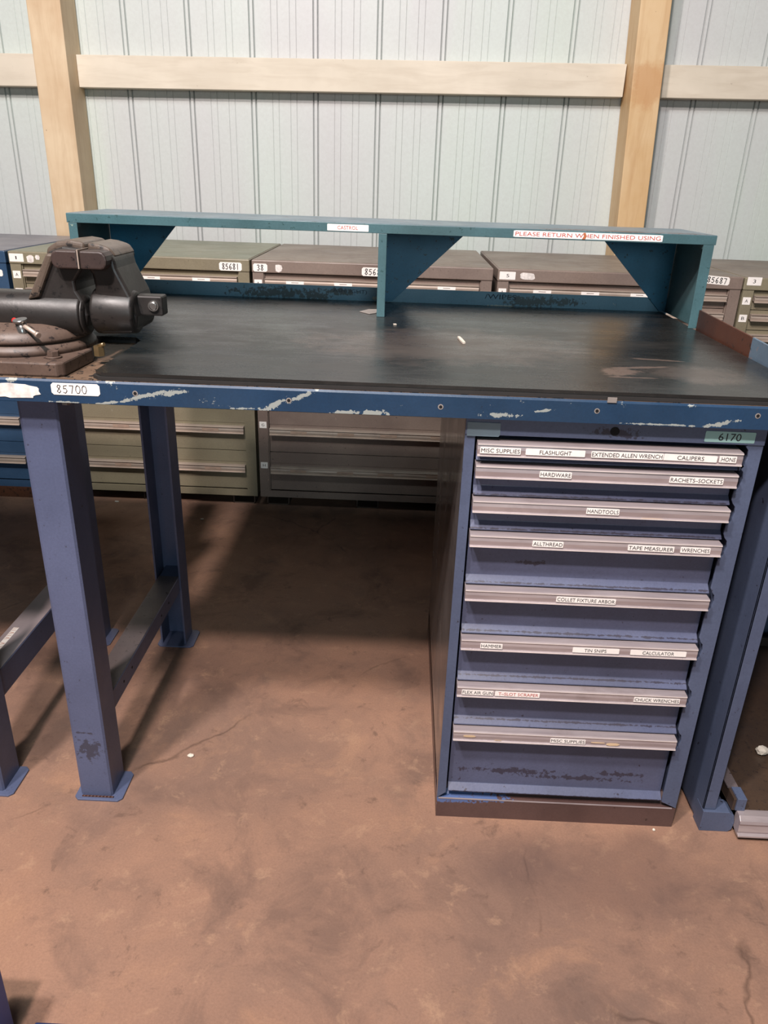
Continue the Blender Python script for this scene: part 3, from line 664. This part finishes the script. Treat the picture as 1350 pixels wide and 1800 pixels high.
MB().box(-.6105, -.6085, .067, .199, 1.014, 1.042).build('jaw_face', m_alu_old, so_)
sc = MB().box(-.545, -.498, .112, .142, .9385, .9705).build('slide_bar', m_iron, vz, bevel=.003)
MB().cyl((-.512, .112, .955), (-.512, .108, .955), .0085, n=20).cyl((-.512, .108, .955), (-.512, .1065, .955), .007, .005, n=20).build('pin', m_chrome, sc)
pin = MB().cyl((-.697, .040, .900), (-.699, .036, .936), .0080, n=18).cyl((-.699, .036, .936), (-.6993, .0355, .939), .0108, n=18).build('lock_bolt', m_chrome, vz)
MB().cyl((-.705, .042, .9335), (-.664, .014, .920), .0034, n=12).cyl((-.6665, .0155, .9208), (-.662, .0125, .9194), .0045, n=12).build('tommy_bar', m_alu_old, pin)
MB().cyl((-.7135, .045, .9355), (-.7055, .041, .9335), .0045, n=14).build('red_cap', m_redplastic, pin)
MB().cyl((-.60, .085, .876), (-.60, .085, .892), .009, n=6, smooth=False).cyl((-.60, .085, .892), (-.589, .08, .896), .003, n=10).build('swivel_lock', m_brass, vz)

# ------------------------------------------------------------------ left neighbour bench (its right end)
nb = thing('workbench', (-1.4, .4, 0), 'neighbouring blue steel bench at the left edge, only its leg frame seen', 'workbench')
MB().prism([(-.02, .8244), (-.02, .860), (.84, .860), (.84, .8244), (.836, .8244), (.836, .855), (-.015, .855), (-.015, .8244)], 'x', -2.3, -.935).prism([(-.935, -.02), (-.868, -.02), (-.925, .84), (-.935, .84)], 'z', .8244, .860).build('top_frame', m_apron, nb)  # unseen right edge tapered to widen the light streak between the benches
leg(nb, -.932, -.868, .008, .073, .8244, m_bench); leg(nb, -.932, -.868, .545, .61, .8244, m_bench, flip=True)
st = MB().prism([(-.928, .185), (-.928, .243), (-.926, .245), (-.874, .245), (-.872, .243), (-.872, .185), (-.876, .185), (-.876, .241), (-.924, .241), (-.924, .185)], 'y', .0125, .6).build('stretcher', m_bench, nb); MB().box(-.927, -.873, .014, .54, .245, .2454).build('dusty_top', m_dust, st)
ts = MB(); ts.add([(-.917, .125, .2456), (-.905, .125, .2456), (-.905, .232, .2456), (-.917, .232, .2456)], [(0, 1, 2, 3)], 0)
for i in range(15):
    y = .131+i*.0068; q = (i*7) % 3
    if i == 7: continue
    ts.add([(-.9155, y, .2459), (-.9065, y+.003*q-.002, .2459), (-.9065, y+.003*q-.0008, .2459), (-.9155, y+.0012, .2459)], [(0, 1, 2, 3)], 1)
ts.build('label_sticker', [m_white, m_orange], st)
leg(nb, -2.26, -2.20, .008, .073, .8244, m_bench); leg(nb, -2.26, -2.20, .545, .61, .8244, m_bench, flip=True)

# ------------------------------------------------------------------ right neighbour cabinet
rc = thing('drawer_cabinet', (.77, .34, 0), 'blue open-front tool cabinet at the right edge with only its bottom drawer', 'cabinet')
X0, X1 = .519, .985; b = MB()
b.box(X0, X0+.003, 0, .66, .01, .82).box(X1-.003, X1, 0, .66, .01, .82).box(X0, X1, .657, .66, .01, .82).box(X0, X1, 0, .66, .817, .82)
b.box(X0, X0+.024, 0, .004, .05, .82).box(X1-.024, X1, 0, .004, .05, .82).box(X0+.024, X1-.024, 0, .004, .79, .82)
b.box(X0, X1, .01, .66, .008, .012)
b.build('body', m_cab, rc, bevel=.0006)
MB().prism([(X0-.0005, .0), (X0+.055, .0), (X0+.062, .006), (X0+.064, .024), (X0+.060, .042), (X0+.050, .049), (X0-.0005, .049)], 'y', -.006, .03).build('corner_block', m_cab, rc, bevel=.001)
dr = MB(); dr.box(X0+.055, X1-.03, .0, .60, .050, .053).box(X0+.055, X0+.072, .0, .60, .053, .078).box(X1-.047, X1-.03, .0, .60, .053, .078).box(X0+.055, X1-.03, .59, .60, .053, .078)
do = dr.build('drawer', m_tray, rc, bevel=.001)
MB().box(X0+.053, X0+.074, .03, .60, .078, .081).build('side_rail', m_tray_rail, do)
MB().box(X0+.060, X0+.078, -.004, .03, .053, .082).build('rail_end', m_cab, do, bevel=.001)
MB().prism([(0, .053), (-.016, .053), (-.024, .046), (-.026, .040), (-.0235, .036), (-.026, .022), (-.024, .017), (-.030, .015), (-.030, .011), (-.02, .011), (0, .016)], 'x', X0+.064, X1-.02).build('handle', m_alu, do, bevel=.0005)
def chip(name, pts, z0, z1, m, label, cat, bevel=.0005): return tag(MB().prism(pts, 'z', z0, z1).build(name, m, bevel=bevel), label, cat)
def pebble(name, c, r, m, label, cat, seed=1):
    bm = bmesh.new(); bmesh.ops.create_icosphere(bm, subdivisions=2, radius=1)
    rnd = random.Random(seed)
    for v in bm.verts:
        k_ = rnd.uniform(.82, 1.1); v.co = Vector((v.co.x*r[0]*k_, v.co.y*r[1]*k_, v.co.z*r[2]*k_))+Vector(c)
    me = bpy.data.meshes.new(name); bm.to_mesh(me); bm.free(); me.materials.append(m)
    o = bpy.data.objects.new(name, me); COL.objects.link(o); return tag(o, label, cat)
pebble('crumpled_paper', (.700, .165, .062), (.014, .012, .009), m_bone, 'crumpled pale paper ball lying in the open bottom drawer at the right edge', 'paper')
chip('wood_scrap', [(.547, .035), (.556, .03), (.559, .055), (.566, .10), (.557, .10), (.551, .06)], .0125, .040, m_bone, 'pale splintered wood scrap jammed beside the open bottom drawer', 'scrap')

# ------------------------------------------------------------------ foreground frame bottom-left
fg = thing('step_stand', (-.75, -.45, 0), 'cobalt blue steel stand cut off at the bottom left corner of the picture', 'stand')
MB().box(-.69, -.626, -.51, -.45, 0, .16).build('post', m_fore, fg, bevel=.002)
MB().prism([(-.601, -.51), (-.10, -.51), (-.10, -.45), (-.594, -.45)], 'z', 0, .024).build('foot_bar', m_fore_dark, fg, bevel=.002)
MB().box(-.63, -.59, -.60, -.50, 0, .020).build('side_bar', m_fore_dark, fg, bevel=.002)

# ------------------------------------------------------------------ small litter
chip('paper_scrap', [(-.207, .652), (-.188, .688), (-.167, .694), (-.167, .640), (-.182, .622)], TOP, TOP+.0015, m_scrap, 'grey paper scrap on the mat left of the middle shelf panel', 'paper')
chip('metal_shaving', [(.004, .372), (.009, .372), (.013, .345), (.016, .315), (.011, .312), (.007, .34)], TOP, TOP+.004, m_bone, 'curled pale shaving in the middle of the black mat', 'shaving')
chip('metal_shaving', [(-.126, .50), (-.120, .503), (-.118, .495), (-.124, .493)], TOP, TOP+.002, m_bone, 'tiny white crumb on the mat just in front of the middle shelf panel', 'crumb')
pebble('grit_piece', (-.525, .135, .003), (.007, .006, .003), m_bone, 'small pale chip on the floor between the leg and the cabinet', 'debris', 3)
pebble('grit_piece', (-.807, 1.36, .003), (.007, .004, .003), m_bone, 'tiny pale chip on the floor in front of the green cabinet, seen between the legs', 'debris', 4)
pebble('grit_piece', (-1.165, 1.488, .003), (.009, .004, .003), m_bone, 'tiny pale chip at the foot of the green cabinet', 'debris', 5)
pebble('grit_piece', (.428, -.012, .0025), (.003, .003, .0025), m_bone, 'white speck on the floor at the front right corner of the drawer cabinet', 'debris', 6)
